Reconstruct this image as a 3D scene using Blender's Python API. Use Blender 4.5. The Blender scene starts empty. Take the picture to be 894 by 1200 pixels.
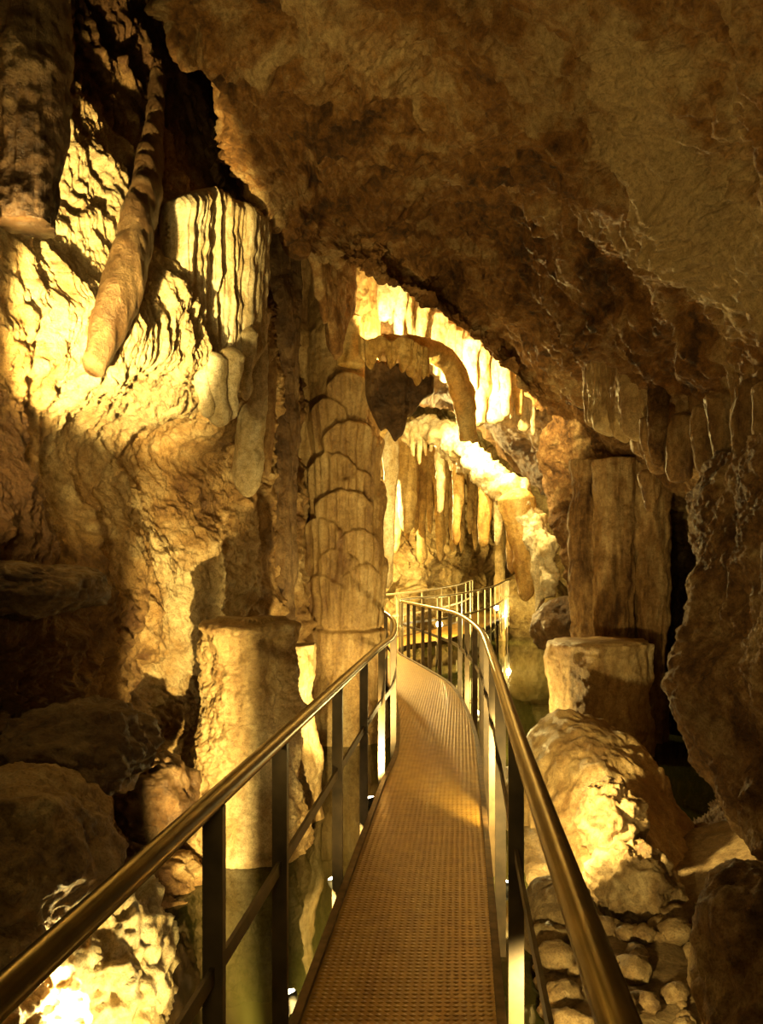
import bpy, math, random
import numpy as np
from mathutils import Vector

random.seed(7)
rng = np.random.default_rng(11)
C = bpy.context.scene.collection
F, CX, HZ, EYE = 1000.0, 447.0, 670.0, 1.6      # lens in pixels, optical axis, horizon line, eye height over the deck

def W(px, py, Y):
    return np.array([(px - CX) / F * Y, Y, EYE - (py - HZ) / F * Y])

# ------------------------------------------------------------------ noise
_perm = np.random.default_rng(3).permutation(256)
_perm = np.concatenate([_perm, _perm, _perm])
_grad = np.random.default_rng(5).normal(size=(256, 3)); _grad /= np.linalg.norm(_grad, axis=1)[:, None]

def perlin(p):
    i = np.floor(p).astype(np.int64); f = p - i; i &= 255
    u = f * f * f * (f * (f * 6 - 15) + 10)
    out = 0
    for dx in (0, 1):
        wx = u[..., 0] if dx else 1 - u[..., 0]
        hx = _perm[i[..., 0] + dx]
        for dy in (0, 1):
            wy = u[..., 1] if dy else 1 - u[..., 1]
            hy = _perm[hx + i[..., 1] + dy]
            for dz in (0, 1):
                wz = u[..., 2] if dz else 1 - u[..., 2]
                g = _grad[_perm[hy + i[..., 2] + dz]]
                d = g[..., 0] * (f[..., 0] - dx) + g[..., 1] * (f[..., 1] - dy) + g[..., 2] * (f[..., 2] - dz)
                out = out + wx * wy * wz * d
    return out * 1.6

def fbm(p, o=5, gain=.5):
    s, a = 0, 1.0
    for k in range(o):
        s = s + a * perlin(p + 17.3 * k); p = p * 2.03; a *= gain
    return s

def ridged(p, o=4):
    s, a = 0, 1.0
    for k in range(o):
        s = s + a * (1 - 2 * np.abs(perlin(p + 31.7 * k))); p = p * 2.07; a *= .5
    return s / 1.9

def sstep(a, b, x):
    t = np.clip((x - a) / (b - a), 0, 1); return t * t * (3 - 2 * t)

# ------------------------------------------------------------------ mesh helpers
def set_props(o, label=None, cat=None, group=None, kind=None):
    if label: o['label'] = label
    if cat: o['category'] = cat
    if group: o['group'] = group
    if kind: o['kind'] = kind
    return o

def link_mesh(name, verts, faces, m, parent=None, smooth=True, tint=None):
    me = bpy.data.meshes.new(name)
    verts = np.asarray(verts, dtype=np.float32).reshape(-1, 3)
    if isinstance(faces, np.ndarray):
        n = len(faces); k = faces.shape[1]
        me.vertices.add(len(verts)); me.vertices.foreach_set('co', verts.ravel())
        me.loops.add(n * k); me.loops.foreach_set('vertex_index', faces.astype(np.int32).ravel())
        me.polygons.add(n); me.polygons.foreach_set('loop_start', np.arange(0, n * k, k, dtype=np.int32))
        me.polygons.foreach_set('loop_total', np.full(n, k, dtype=np.int32))
        me.update(calc_edges=True); me.validate()
    else:
        me.from_pydata([tuple(map(float, v)) for v in verts], [], faces); me.update()
    if smooth: me.polygons.foreach_set('use_smooth', np.ones(len(me.polygons), dtype=bool))
    if tint is not None:
        at = me.attributes.new('tint', 'FLOAT', 'POINT'); at.data.foreach_set('value', np.asarray(tint, np.float32).ravel())
    if m: me.materials.append(m)
    o = bpy.data.objects.new(name, me); C.objects.link(o)
    if parent is not None: o.parent = parent
    return o

def grid_faces(n, m, wrap_u=False, wrap_v=False):
    a = np.arange(n * m).reshape(n, m)
    if wrap_u: a = np.vstack([a, a[:1]])
    if wrap_v: a = np.hstack([a, a[:, :1]])
    return np.stack([a[:-1, :-1], a[1:, :-1], a[1:, 1:], a[:-1, 1:]], -1).reshape(-1, 4)

def catmull(P, n):
    P = np.asarray(P, float); k = len(P)
    E = np.concatenate([[2 * P[0] - P[1]], P, [2 * P[-1] - P[-2]]])
    t = np.linspace(0, k - 1, n); i = np.minimum(t.astype(int), k - 2)
    f = (t - i).reshape((-1,) + (1,) * (P.ndim - 1))
    a, b, c, d = E[i], E[i + 1], E[i + 2], E[i + 3]
    return .5 * (2 * b + (c - a) * f + (2 * a - 5 * b + 4 * c - d) * f ** 2 + (3 * b - a - 3 * c + d) * f ** 3)

def grid_normals(V, toward=None):
    du = np.gradient(V, axis=0); dv = np.gradient(V, axis=1)
    n = np.cross(du, dv); n /= np.linalg.norm(n, axis=-1, keepdims=True) + 1e-9
    if toward is not None and (n * (toward - V)).sum(-1).mean() < 0: n = -n
    return n

CAM = np.array([0, 0, EYE])

def rock_disp(p, a1=.2, f1=.8, a2=.06, f2=3.2, a3=0., f3=5., a4=.012, f4=14., sx=(1, 1, 1)):
    q = p * np.array(sx)
    d = a1 * fbm(q * f1 + 3.1, 4) + a2 * ridged(q * f2 + 9.7, 4) + a4 * fbm(q * f4, 4, .62)
    if a3:
        s = np.array([1, 1, .1]) * f3
        d = d + a3 * ridged(p * s + .35 * fbm(p * 1.3, 2)[..., None], 3)
    return d

def world_net(rows):
    r = np.array(rows, float)
    return np.stack([(r[..., 0] - CX) / F * r[..., 1 + 1], r[..., 2], EYE - (r[..., 1] - HZ) / F * r[..., 2]], -1)

def surface(name, rows, n, m, mat, toward=CAM, disp={}, extra=None, tint=None, world=False, post=None):
    P = np.array(rows, float) if world else world_net(rows)
    V = catmull(P, n); V = np.swapaxes(catmull(np.swapaxes(V, 0, 1), m), 0, 1)
    N = grid_normals(V, toward)
    d = rock_disp(V, **disp)
    if extra is not None: d = d + extra(V)
    V = V + N * d[..., None]
    if post is not None: V = post(V)
    t = tint(V) if tint else None
    return link_mesh(name, V, grid_faces(n, m), mat, tint=t)

def tube_mesh(pts, radii, seg, disp=None, flat=1.0, close=True):
    """swept closed tube along pts; radii per point; returns verts grid (n, seg, 3)"""
    pts = np.asarray(pts, float); n = len(pts)
    T = np.gradient(pts, axis=0); T /= np.linalg.norm(T, axis=1)[:, None] + 1e-9
    up = np.array([0, 0, 1.]) if abs(T[:, 2]).mean() < .8 else np.array([0, 1., 0])
    A = np.cross(T, up); A /= np.linalg.norm(A, axis=1)[:, None] + 1e-9
    B = np.cross(A, T)
    th = np.linspace(0, 2 * np.pi, seg, endpoint=False)
    ring = np.cos(th)[None, :, None] * A[:, None] + flat * np.sin(th)[None, :, None] * B[:, None]
    r = np.asarray(radii, float)
    if r.ndim == 1: r = r[:, None] * np.ones(seg)
    V = pts[:, None] + ring * r[..., None]
    if disp is not None:
        V = V + ring * disp(V)[..., None]
    return V

def caps(V):
    """grid ring verts -> verts and faces with end caps"""
    n, m = V.shape[:2]
    f = grid_faces(n, m, wrap_v=True)
    v = V.reshape(-1, 3)
    v = np.vstack([v, V[0].mean(0), V[-1].mean(0)])
    a = np.arange(m); b = (a + 1) % m
    top = np.stack([a, b, np.full(m, n * m), np.full(m, n * m)], -1)
    bot = np.stack([(n - 1) * m + b, (n - 1) * m + a, np.full(m, n * m + 1), np.full(m, n * m + 1)], -1)
    faces = [tuple(x) for x in f] + [tuple(x[:3]) for x in top] + [tuple(x[:3]) for x in bot]
    return v, faces

def boxes(name, lst, mat, parent=None):
    """list of (origin corner matrix) oriented boxes: each (8,3) array -> one mesh"""
    vs, fs = [], []
    for b in lst:
        o = len(vs) * 8
        vs.append(b)
        fs += [tuple(o + i for i in q) for q in ((0, 1, 3, 2), (4, 6, 7, 5), (0, 4, 5, 1), (2, 3, 7, 6), (0, 2, 6, 4), (1, 5, 7, 3))]
    return link_mesh(name, np.concatenate(vs), fs, mat, parent, smooth=False)

def obox(c, ax, ay, az):
    c, ax, ay, az = map(lambda q: np.asarray(q, float), (c, ax, ay, az))
    return np.array([c + sx * ax + sy * ay + sz * az for sx in (-1, 1) for sy in (-1, 1) for sz in (-1, 1)])

def empty(name, loc, label, cat, group=None, kind=None):
    o = bpy.data.objects.new(name, None); C.objects.link(o); o.location = tuple(map(float, loc)); o.empty_display_size = .1
    return set_props(o, label, cat, group, kind)

def center_origin(o):
    """move the object's origin to its mesh's base centre"""
    n = len(o.data.vertices); co = np.empty(n * 3, np.float32); o.data.vertices.foreach_get('co', co); co = co.reshape(-1, 3)
    c = (co.min(0) + co.max(0)) / 2; c[2] = co[:, 2].min()
    o.data.vertices.foreach_set('co', (co - c).ravel()); o.location = tuple(map(float, c)); o.data.update()
    return o

# ------------------------------------------------------------------ materials
def rock_mat(name, dark, mid, light, scale=1.2, rough=.62, bump=.5, fine=26., streak=0., spec=.4, bias=0., grain=1.):
    m = bpy.data.materials.new(name); m.use_nodes = True
    nt = m.node_tree; nd = nt.nodes; L = nt.links
    b = nd['Principled BSDF']
    geo = nd.new('ShaderNodeNewGeometry')
    mp = nd.new('ShaderNodeMapping'); mp.inputs['Scale'].default_value = (1, 1, 1 - .85 * streak)
    L.new(geo.outputs['Position'], mp.inputs['Vector'])
    def noise(s, det, rgh=.6, dist=0., vec=None):
        t = nd.new('ShaderNodeTexNoise'); t.inputs['Scale'].default_value = s; t.inputs['Detail'].default_value = det
        t.inputs['Roughness'].default_value = rgh; t.inputs['Distortion'].default_value = dist
        L.new(vec if vec else mp.outputs[0], t.inputs['Vector']); return t
    def math_(op, a, b_):
        t = nd.new('ShaderNodeMath'); t.operation = op
        for k, x in enumerate((a, b_)):
            if isinstance(x, (int, float)): t.inputs[k].default_value = x
            else: L.new(x, t.inputs[k])
        return t.outputs[0]
    n1 = noise(scale, 8, .62, .6)
    n2 = noise(scale * 5.3, 6, .65, .3)
    at = nd.new('ShaderNodeAttribute'); at.attribute_name = 'tint'
    f = math_('ADD', math_('MULTIPLY', n1.outputs['Fac'], .65), math_('MULTIPLY', n2.outputs['Fac'], .35))
    f = math_('ADD', f, math_('ADD', at.outputs['Fac'], bias))
    cr = nd.new('ShaderNodeValToRGB'); e = cr.color_ramp.elements
    e[0].position = .39; e[0].color = (*dark, 1); e[1].position = .63; e[1].color = (*light, 1)
    k = e.new(.5); k.color = (*mid, 1)
    L.new(f, cr.inputs['Fac'])
    # dark specks / mineral grains
    n3 = noise(fine * 4.2, 4, .6, 0., geo.outputs['Position'])
    sp = nd.new('ShaderNodeValToRGB'); sp.color_ramp.elements[0].position = .3; sp.color_ramp.elements[0].color = (1 - .42 * grain,) * 3 + (1,)
    sp.color_ramp.elements[1].position = .52; sp.color_ramp.elements[1].color = (1, 1, 1, 1)
    L.new(n3.outputs['Fac'], sp.inputs['Fac'])
    mx = nd.new('ShaderNodeMix'); mx.data_type = 'RGBA'; mx.blend_type = 'MULTIPLY'; mx.inputs['Factor'].default_value = 1
    L.new(cr.outputs['Color'], mx.inputs['A']); L.new(sp.outputs['Color'], mx.inputs['B'])
    n4 = noise(fine * .9, 5, .7, .5, geo.outputs['Position'])
    mo = nd.new('ShaderNodeValToRGB'); mo.color_ramp.elements[0].position = .34; mo.color_ramp.elements[0].color = (.52, .46, .40, 1)
    mo.color_ramp.elements[1].position = .58; mo.color_ramp.elements[1].color = (1, 1, 1, 1)
    L.new(n4.outputs['Fac'], mo.inputs['Fac'])
    m2 = nd.new('ShaderNodeMix'); m2.data_type = 'RGBA'; m2.blend_type = 'MULTIPLY'; m2.inputs['Factor'].default_value = .8 * grain
    L.new(mx.outputs['Result'], m2.inputs['A']); L.new(mo.outputs['Color'], m2.inputs['B'])
    L.new(m2.outputs['Result'], b.inputs['Base Color'])
    rr = nd.new('ShaderNodeMapRange'); rr.inputs['To Min'].default_value = rough - .22; rr.inputs['To Max'].default_value = rough + .2
    rr.inputs['From Min'].default_value = .3; rr.inputs['From Max'].default_value = .7
    L.new(n2.outputs['Fac'], rr.inputs['Value']); L.new(rr.outputs[0], b.inputs['Roughness'])
    b.inputs['Specular IOR Level'].default_value = spec
    nb = noise(fine * .28, 12, .74, .2)
    vo = nd.new('ShaderNodeTexVoronoi'); vo.inputs['Scale'].default_value = fine * .5; L.new(nb.outputs['Color'], vo.inputs['Vector'])
    hn = math_('ADD', math_('ADD', nb.outputs['Fac'], math_('MULTIPLY', n4.outputs['Fac'], .45)), math_('MULTIPLY', n3.outputs['Fac'], .12))
    bp = nd.new('ShaderNodeBump'); bp.inputs['Strength'].default_value = bump; bp.inputs['Distance'].default_value = .13
    L.new(hn, bp.inputs['Height']); L.new(bp.outputs[0], b.inputs['Normal'])
    nd.remove(vo)
    return m

def plain_mat(name, col, rough=.5, metal=0., noise_amt=.3, nscale=14., bump=.1, emit=None, strength=0.):
    m = bpy.data.materials.new(name); m.use_nodes = True
    nt = m.node_tree; nd = nt.nodes; L = nt.links; b = nd['Principled BSDF']
    geo = nd.new('ShaderNodeTexCoord')
    t = nd.new('ShaderNodeTexNoise'); t.inputs['Scale'].default_value = nscale; t.inputs['Detail'].default_value = 6
    L.new(geo.outputs['Object'], t.inputs['Vector'])
    cr = nd.new('ShaderNodeValToRGB'); e = cr.color_ramp.elements
    e[0].position = .3; e[0].color = tuple(c * (1 - noise_amt) for c in col) + (1,)
    e[1].position = .7; e[1].color = tuple(min(1, c * (1 + noise_amt)) for c in col) + (1,)
    L.new(t.outputs['Fac'], cr.inputs['Fac']); L.new(cr.outputs[0], b.inputs['Base Color'])
    b.inputs['Roughness'].default_value = rough; b.inputs['Metallic'].default_value = metal
    if bump:
        bp = nd.new('ShaderNodeBump'); bp.inputs['Strength'].default_value = bump; bp.inputs['Distance'].default_value = .01
        L.new(t.outputs['Fac'], bp.inputs['Height']); L.new(bp.outputs[0], b.inputs['Normal'])
    if emit:
        b.inputs['Emission Color'].default_value = (*emit, 1); b.inputs['Emission Strength'].default_value = strength
    return m

M = {}
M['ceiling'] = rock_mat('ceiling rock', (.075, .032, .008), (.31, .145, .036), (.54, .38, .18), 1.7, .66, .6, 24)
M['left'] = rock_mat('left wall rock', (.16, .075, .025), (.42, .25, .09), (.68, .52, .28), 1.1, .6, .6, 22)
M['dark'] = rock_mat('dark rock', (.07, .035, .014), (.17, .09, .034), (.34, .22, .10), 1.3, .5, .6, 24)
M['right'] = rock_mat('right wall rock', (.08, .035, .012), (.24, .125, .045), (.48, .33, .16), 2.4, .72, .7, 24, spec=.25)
M['flow'] = rock_mat('flowstone', (.30, .17, .065), (.50, .34, .15), (.72, .57, .33), 1.6, .5, .45, 24, .7)
M['column'] = rock_mat('column flowstone', (.20, .10, .035), (.40, .25, .095), (.58, .42, .21), 1.6, .5, .4, 26, .75)
M['pale'] = rock_mat('pale calcite', (.48, .33, .14), (.68, .53, .29), (.86, .76, .54), 2.2, .45, .4, 26, .6, bias=.03)
M['amber'] = rock_mat('amber calcite', (.40, .20, .05), (.62, .38, .11), (.78, .57, .25), 1.8, .45, .35, 22, .7)
M['far'] = rock_mat('far chamber rock', (.26, .15, .05), (.52, .36, .13), (.72, .56, .28), .7, .6, .7, 9)
M['streak'] = rock_mat('streaked brown flowstone', (.10, .045, .016), (.29, .165, .062), (.52, .37, .19), 2.2, .6, .5, 24, .85, spec=.3)
M['mud'] = rock_mat('cave mud', (.16, .10, .045), (.34, .23, .11), (.52, .39, .21), 1.6, .5, .6, 20)
M['stone'] = rock_mat('loose stone', (.16, .09, .04), (.36, .24, .11), (.58, .44, .24), 3., .5, .5, 26)
M['rail'] = plain_mat('worn brass coloured tube', (.22, .16, .052), .26, .9, .35, 9, .12)
M['post'] = plain_mat('painted flat steel', (.10, .065, .03), .45, .3, .4, 10, .1)
M['fargrey'] = plain_mat('pale galvanised steel', (.58, .50, .32), .45, .35, .2, 10, .05)
M['edge'] = plain_mat('rusty edge angle', (.13, .075, .03), .5, .5, .5, 16, .2)
M['zinc'] = plain_mat('zinc leg', (.55, .52, .44), .5, .2, .2, 10, .05)
M['black'] = plain_mat('black lamp housing', (.03, .028, .025), .5, .2, .2, 20, 0)

# chequer plate deck
def deck_mat():
    m = bpy.data.materials.new('chequer plate'); m.use_nodes = True
    nt = m.node_tree; nd = nt.nodes; L = nt.links; b = nd['Principled BSDF']
    tc = nd.new('ShaderNodeNewGeometry')
    def node(t): return nd.new(t)
    def math_(op, a, b_=0):
        t = node('ShaderNodeMath'); t.operation = op
        for k, x in enumerate((a, b_)):
            if isinstance(x, (int, float)): t.inputs[k].default_value = x
            else: L.new(x, t.inputs[k])
        return t.outputs[0]
    sep = node('ShaderNodeSeparateXYZ'); L.new(tc.outputs['Position'], sep.inputs[0])
    x = math_('SUBTRACT', sep.outputs[0], math_('MULTIPLY', sep.outputs[1], .092)); y = sep.outputs[1]
    # lozenges on two diagonals
    s = 2 * math.pi / .044
    u = math_('MULTIPLY', math_('ADD', x, y), s * .7071); v = math_('MULTIPLY', math_('SUBTRACT', x, y), s * .7071)
    h = math_('MULTIPLY', math_('SINE', u), math_('SINE', v))
    h1 = math_('MAXIMUM', h, 0.0)
    nz = node('ShaderNodeTexNoise'); nz.inputs['Scale'].default_value = 11; nz.inputs['Detail'].default_value = 8; L.new(tc.outputs['Position'], nz.inputs['Vector'])
    cr = node('ShaderNodeValToRGB'); e = cr.color_ramp.elements
    e[0].position = .33; e[0].color = (.33, .175, .030, 1); e[1].position = .68; e[1].color = (.48, .275, .055, 1)
    L.new(nz.outputs['Fac'], cr.inputs['Fac']); L.new(cr.outputs[0], b.inputs['Base Color'])
    b.inputs['Metallic'].default_value = .35; b.inputs['Roughness'].default_value = .34
    bp = node('ShaderNodeBump'); bp.inputs['Strength'].default_value = .9; bp.inputs['Distance'].default_value = .010
    L.new(h1, bp.inputs['Height']); L.new(bp.outputs[0], b.inputs['Normal'])
    return m
M['deck'] = deck_mat()

def water_mat():
    m = bpy.data.materials.new('still green pool water'); m.use_nodes = True
    nt = m.node_tree; nd = nt.nodes; L = nt.links; b = nd['Principled BSDF']
    b.inputs['Base Color'].default_value = (.042, .042, .010, 1); b.inputs['Roughness'].default_value = .03; b.inputs['IOR'].default_value = 1.33
    b.inputs['Specular IOR Level'].default_value = .6
    g = nd.new('ShaderNodeNewGeometry'); t = nd.new('ShaderNodeTexNoise'); t.inputs['Scale'].default_value = 3.; t.inputs['Detail'].default_value = 2
    L.new(g.outputs['Position'], t.inputs['Vector'])
    bp = nd.new('ShaderNodeBump'); bp.inputs['Strength'].default_value = .12; bp.inputs['Distance'].default_value = .01
    L.new(t.outputs['Fac'], bp.inputs['Height']); L.new(bp.outputs[0], b.inputs['Normal'])
    return m
M['water'] = water_mat()
M['lens'] = plain_mat('lit lamp glass', (.9, .85, .7), .3, 0, 0, 5, 0, emit=(1, .86, .55), strength=25)

def struct(o): return set_props(o, kind='structure')

# ------------------------------------------------------------------ SETTING
# overhanging ceiling that sweeps down into the right side
ceil_rows = [
 [(40,-380,7.4),(80,-330,5.4),(250,-340,4.4),(450,-350,3.5),(650,-350,2.9),(850,-350,2.5),(1150,-350,2.0)],
 [(215,-60,7.8),(183,0,5.9),(320,0,5.3),(470,0,4.8),(640,0,4.1),(820,0,3.4),(1100,-20,2.5)],
 [(300,50,8.2),(248,92,6.4),(370,105,6.2),(500,110,5.8),(650,110,4.9),(820,110,3.9),(1100,100,2.8)],
 [(350,160,8.8),(280,185,6.9),(385,200,7.1),(510,200,6.8),(655,210,5.7),(820,200,4.3),(1100,190,3.0)],
 [(410,180,10.),(312,246,7.5),(420,262,8.3),(535,270,8.2),(665,285,6.8),(820,290,4.8),(1100,290,3.3)],
 [(450,200,11.5),(366,296,8.5),(450,282,9.),(550,320,9.2),(675,362,7.6),(820,375,5.4),(1100,370,3.6)],
 [(480,270,13.),(432,312,9.2),(505,334,9.7),(580,380,9.9),(695,425,8.2),(820,440,6.0),(1100,430,3.9)],
 [(600,330,14.),(545,378,10.2),(600,408,10.6),(650,450,10.4),(725,475,8.6),(830,488,6.7),(1100,480,4.2)],
 [(690,420,14.),(638,476,11.6),(666,490,11.2),(690,500,10.6),(745,510,9.2),(835,520,7.5),(1100,520,4.6)],
]
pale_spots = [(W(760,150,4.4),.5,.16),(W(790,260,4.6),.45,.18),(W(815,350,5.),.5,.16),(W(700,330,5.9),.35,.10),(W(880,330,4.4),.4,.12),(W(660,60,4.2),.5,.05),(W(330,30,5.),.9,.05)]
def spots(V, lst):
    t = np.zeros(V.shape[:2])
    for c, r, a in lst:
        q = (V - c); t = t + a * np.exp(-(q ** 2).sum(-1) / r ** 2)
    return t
def ceil_extra(V):
    # scaly, streaked relief running down towards the right
    u = V[..., 0] * .62 - V[..., 2] * .55 + V[..., 1] * .35; v = V[..., 0] * .6 + V[..., 2] * .7; w_ = V[..., 1] * .8 + V[..., 0] * .2
    q = np.stack([u * .9, v * 2.6, w_ * 1.6], -1)
    q = q + .35 * np.stack([perlin(V * 1.7), perlin(V * 1.7 + 40), perlin(V * 1.7 + 80)], -1)
    a = fbm(q * 1.3, 5, .55)
    b = fbm(q * 3.1 + 9, 4, .6)
    pits = -.05 * sstep(.35, .75, perlin(V * 2.3 + 7)) 
    return .11 * a + .065 * b + pits
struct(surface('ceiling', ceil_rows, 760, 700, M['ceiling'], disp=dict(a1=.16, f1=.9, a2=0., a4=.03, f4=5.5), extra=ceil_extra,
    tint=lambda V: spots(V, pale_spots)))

# left wall: bright drapery bulge above, hollow below, dark gap towards the back
lx = [-260, -60, 20, 70, 120, 170, 220, 265, 305, 345, 385, 425]
def lrow(y, ds, dx=0): return [(x + dx, y, d) for x, d in zip(lx, ds)]
left_rows = [
 lrow(-420, [2.6,4.6,5.8,6.6,7.3,8.0,8.8,9.6,10.4,12.0,13.8,14.5]),
 lrow(-120, [2.6,4.6,5.8,6.5,7.2,7.9,8.6,9.4,10.2,11.8,13.6,14.5]),
 lrow(40, [2.6,4.5,5.6,6.2,6.8,7.5,8.3,9.2,10.0,11.8,13.6,14.5]),
 lrow(150, [2.6,4.4,5.2,5.6,6.1,6.8,7.6,8.8,9.8,11.6,13.4,14.5]),
 lrow(260, [2.6,4.2,4.9,5.3,5.6,6.2,6.8,7.7,9.2,11.4,13.2,14.5]),
 lrow(360, [2.6,4.1,4.7,5.1,5.4,5.8,6.3,6.9,8.3,11.0,13.0,14.5]),
 lrow(430, [2.6,4.0,4.6,5.1,5.5,5.8,6.1,6.6,7.9,10.6,12.8,14.5]),
 lrow(475, [2.6,4.0,4.6,5.4,6.1,6.6,6.8,7.3,8.2,10.4,12.6,14.5]),
 lrow(530, [2.6,4.0,4.7,5.7,6.6,7.2,7.6,8.1,8.6,10.2,12.2,14.5]),
 lrow(590, [2.6,3.9,4.6,5.5,6.5,7.2,7.6,8.0,8.4,10.0,12.0,14.5]),
 lrow(650, [2.6,3.9,4.5,5.2,6.1,6.8,7.3,7.8,8.3,9.8,11.8,14.5]),
 lrow(730, [2.5,3.8,4.4,5.0,5.9,6.7,7.3,7.9,8.4,9.8,11.8,14.5]),
 lrow(810, [2.5,3.7,4.2,4.9,6.0,7.2,7.9,8.2,8.6,10.0,11.8,14.5]),
 lrow(890, [2.4,3.6,4.1,4.8,5.9,7.4,8.0,8.3,8.6,9.8,11.8,14.5]),
 lrow(960, [2.4,3.5,4.0,4.5,5.2,6.2,7.2,7.8,8.2,9.4,11.8,14.5]),
 lrow(1040, [2.3,3.3,3.8,4.2,4.7,5.3,6.0,6.8,7.4,8.2,10.6,14.5]),
 lrow(1140, [2.2,3.0,3.4,3.8,4.2,4.7,5.2,5.8,6.2,7.0,10.6,14.5]),
 lrow(1300, [2.0,2.5,2.9,3.2,3.5,3.9,4.3,4.7,5.0,5.8,10.6,14.5]),
]
def left_extra(V):
    z, y, x = V[..., 2], V[..., 1], V[..., 0]
    up = sstep(2.5, 3.1, z) * (1 - sstep(9.0, 10, y))
    wob = .5 * np.stack([perlin(V * 1.5), perlin(V * 1.5 + 40), perlin(V * 1.5 + 80)], -1)
    q = np.stack([x * 3.0 + .9 * z, y * 3.0, z * .5], -1) + wob       # slanting drapery ribs on the upper bulge
    low = 1 - sstep(1.0, 1.7, z); mid = (1 - up) * (1 - low)
    q2 = V * np.array([1., 1., 2.2]) + wob
    grit = fbm(V * np.array([5., 5., 4.]) + wob, 5, .62)
    crust = np.maximum(fbm(V * 2.7 + 5, 5, .6), -.1)
    return up * (.07 * ridged(q * .8 + 4.2, 2) + .05 * fbm(q * 2.2, 5, .6)) + low * (.10 * fbm(q2 * 1.8, 5, .58)) + mid * .07 * crust + .018 * grit
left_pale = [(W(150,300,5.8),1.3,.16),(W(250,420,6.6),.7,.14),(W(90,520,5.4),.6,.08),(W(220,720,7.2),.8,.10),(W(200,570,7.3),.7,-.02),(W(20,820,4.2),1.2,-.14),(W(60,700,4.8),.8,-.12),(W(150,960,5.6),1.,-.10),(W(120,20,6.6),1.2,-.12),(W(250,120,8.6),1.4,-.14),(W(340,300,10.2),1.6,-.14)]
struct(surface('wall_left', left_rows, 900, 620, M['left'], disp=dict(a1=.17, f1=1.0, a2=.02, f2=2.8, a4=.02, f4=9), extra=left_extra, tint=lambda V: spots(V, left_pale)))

# right wall behind the columns, with the dark recess
rx = [620, 655, 690, 730, 775, 815, 860, 930, 1150]
right_rows = [
 [(700,400,15.),(655,430,12.),(690,430,11.),(730,430,9.8),(775,430,8.6),(815,430,7.6),(860,430,6.6),(950,430,5.4),(1150,430,4.4)],
 [(700,490,15.),(652,490,12.2),(690,500,11.2),(730,500,10.2),(775,500,9.2),(815,500,8.2),(860,500,7.2),(950,500,6.),(1150,500,4.8)],
 [(700,545,15.),(636,545,12.8),(680,550,11.8),(728,560,11.),(775,560,10.2),(815,560,9.),(860,560,7.6),(950,560,6.2),(1150,560,4.8)],
 [(720,600,15.),(655,600,12.6),(690,610,12.),(728,620,11.6),(775,620,12.4),(815,620,12.),(860,620,8.4),(950,620,6.6),(1150,620,4.8)],
 [(740,680,15.),(676,670,12.6),(700,680,12.),(730,680,11.8),(775,680,13.6),(815,680,14.5),(860,680,12.),(950,680,7.),(1150,680,4.8)],
 [(750,780,15.),(684,760,12.6),(705,770,12.),(735,780,11.8),(775,780,13.6),(815,780,14.5),(860,780,12.),(950,780,7.),(1150,780,4.8)],
 [(750,880,15.),(690,880,12.),(712,880,11.),(740,880,10.6),(775,880,12.4),(815,880,13.),(860,880,10.5),(950,880,6.4),(1150,880,4.6)],
 [(750,1000,14.),(700,980,10.),(722,980,8.6),(745,990,8.),(775,990,7.4),(815,990,6.8),(860,990,6.2),(950,990,5.4),(1150,990,4.2)],
 [(750,1150,12.),(710,1100,8.),(732,1100,6.8),(755,1100,6.2),(785,1110,5.7),(815,1120,5.3),(860,1130,4.9),(950,1130,4.4),(1150,1130,3.6)],
]
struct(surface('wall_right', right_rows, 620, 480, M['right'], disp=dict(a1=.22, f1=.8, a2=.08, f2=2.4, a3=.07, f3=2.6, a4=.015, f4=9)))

# near bulge of the right wall hanging over the recess
bx_rows = [
 [(880,520,7.2),(850,530,5.6),(870,520,4.9),(920,510,4.3),(1000,500,3.7),(1200,500,3.)],
 [(900,590,7.),(832,585,5.6),(862,580,4.8),(915,575,4.2),(1000,570,3.6),(1200,570,3.)],
 [(910,660,7.),(822,655,5.4),(856,650,4.6),(910,650,4.0),(1000,650,3.4),(1200,650,2.9)],
 [(910,740,6.8),(814,740,5.1),(850,740,4.4),(905,740,3.9),(1000,740,3.3),(1200,740,2.8)],
 [(910,820,6.6),(812,820,4.9),(848,825,4.25),(900,830,3.8),(1000,840,3.2),(1200,840,2.7)],
 [(930,890,6.4),(834,888,4.8),(862,900,4.2),(905,915,3.75),(1000,920,3.2),(1200,920,2.7)],
 [(960,930,6.2),(868,945,4.8),(890,965,4.3),(920,985,3.9),(1010,1000,3.3),(1200,1000,2.7)],
 [(1000,950,6.2),(905,985,5.),(925,1000,4.6),(950,1020,4.2),(1040,1040,3.6),(1200,1040,3.)],
]
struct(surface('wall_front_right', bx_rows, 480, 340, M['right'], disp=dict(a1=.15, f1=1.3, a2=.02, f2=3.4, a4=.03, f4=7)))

# rock roof going back over the far chamber
roof_rows = [
 [(300,290,10.5),(380,290,10.8),(460,290,11.6),(530,310,12.2),(590,350,12.8),(650,400,13.4),(720,430,14.)],
 [(320,335,11.4),(395,335,11.6),(460,335,12.),(525,375,12.6),(582,415,13.2),(640,465,14.),(720,500,14.6)],
 [(340,400,12.4),(420,405,12.4),(470,415,12.8),(525,430,13.6),(580,462,14.6),(640,520,15.),(720,560,15.)],
 [(380,440,15.),(430,445,15.),(480,450,16.),(525,465,17.),(575,500,17.),(640,560,17.),(720,600,16.)],
 [(390,470,27.),(440,470,27.),(480,470,27.),(520,470,27.),(570,500,26.),(640,560,25.),(720,620,24.)],
]
struct(surface('ceiling_back', roof_rows, 340, 340, M['dark'], disp=dict(a1=.3, f1=.7, a2=.1, f2=2., a4=.02, f4=9)))

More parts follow.
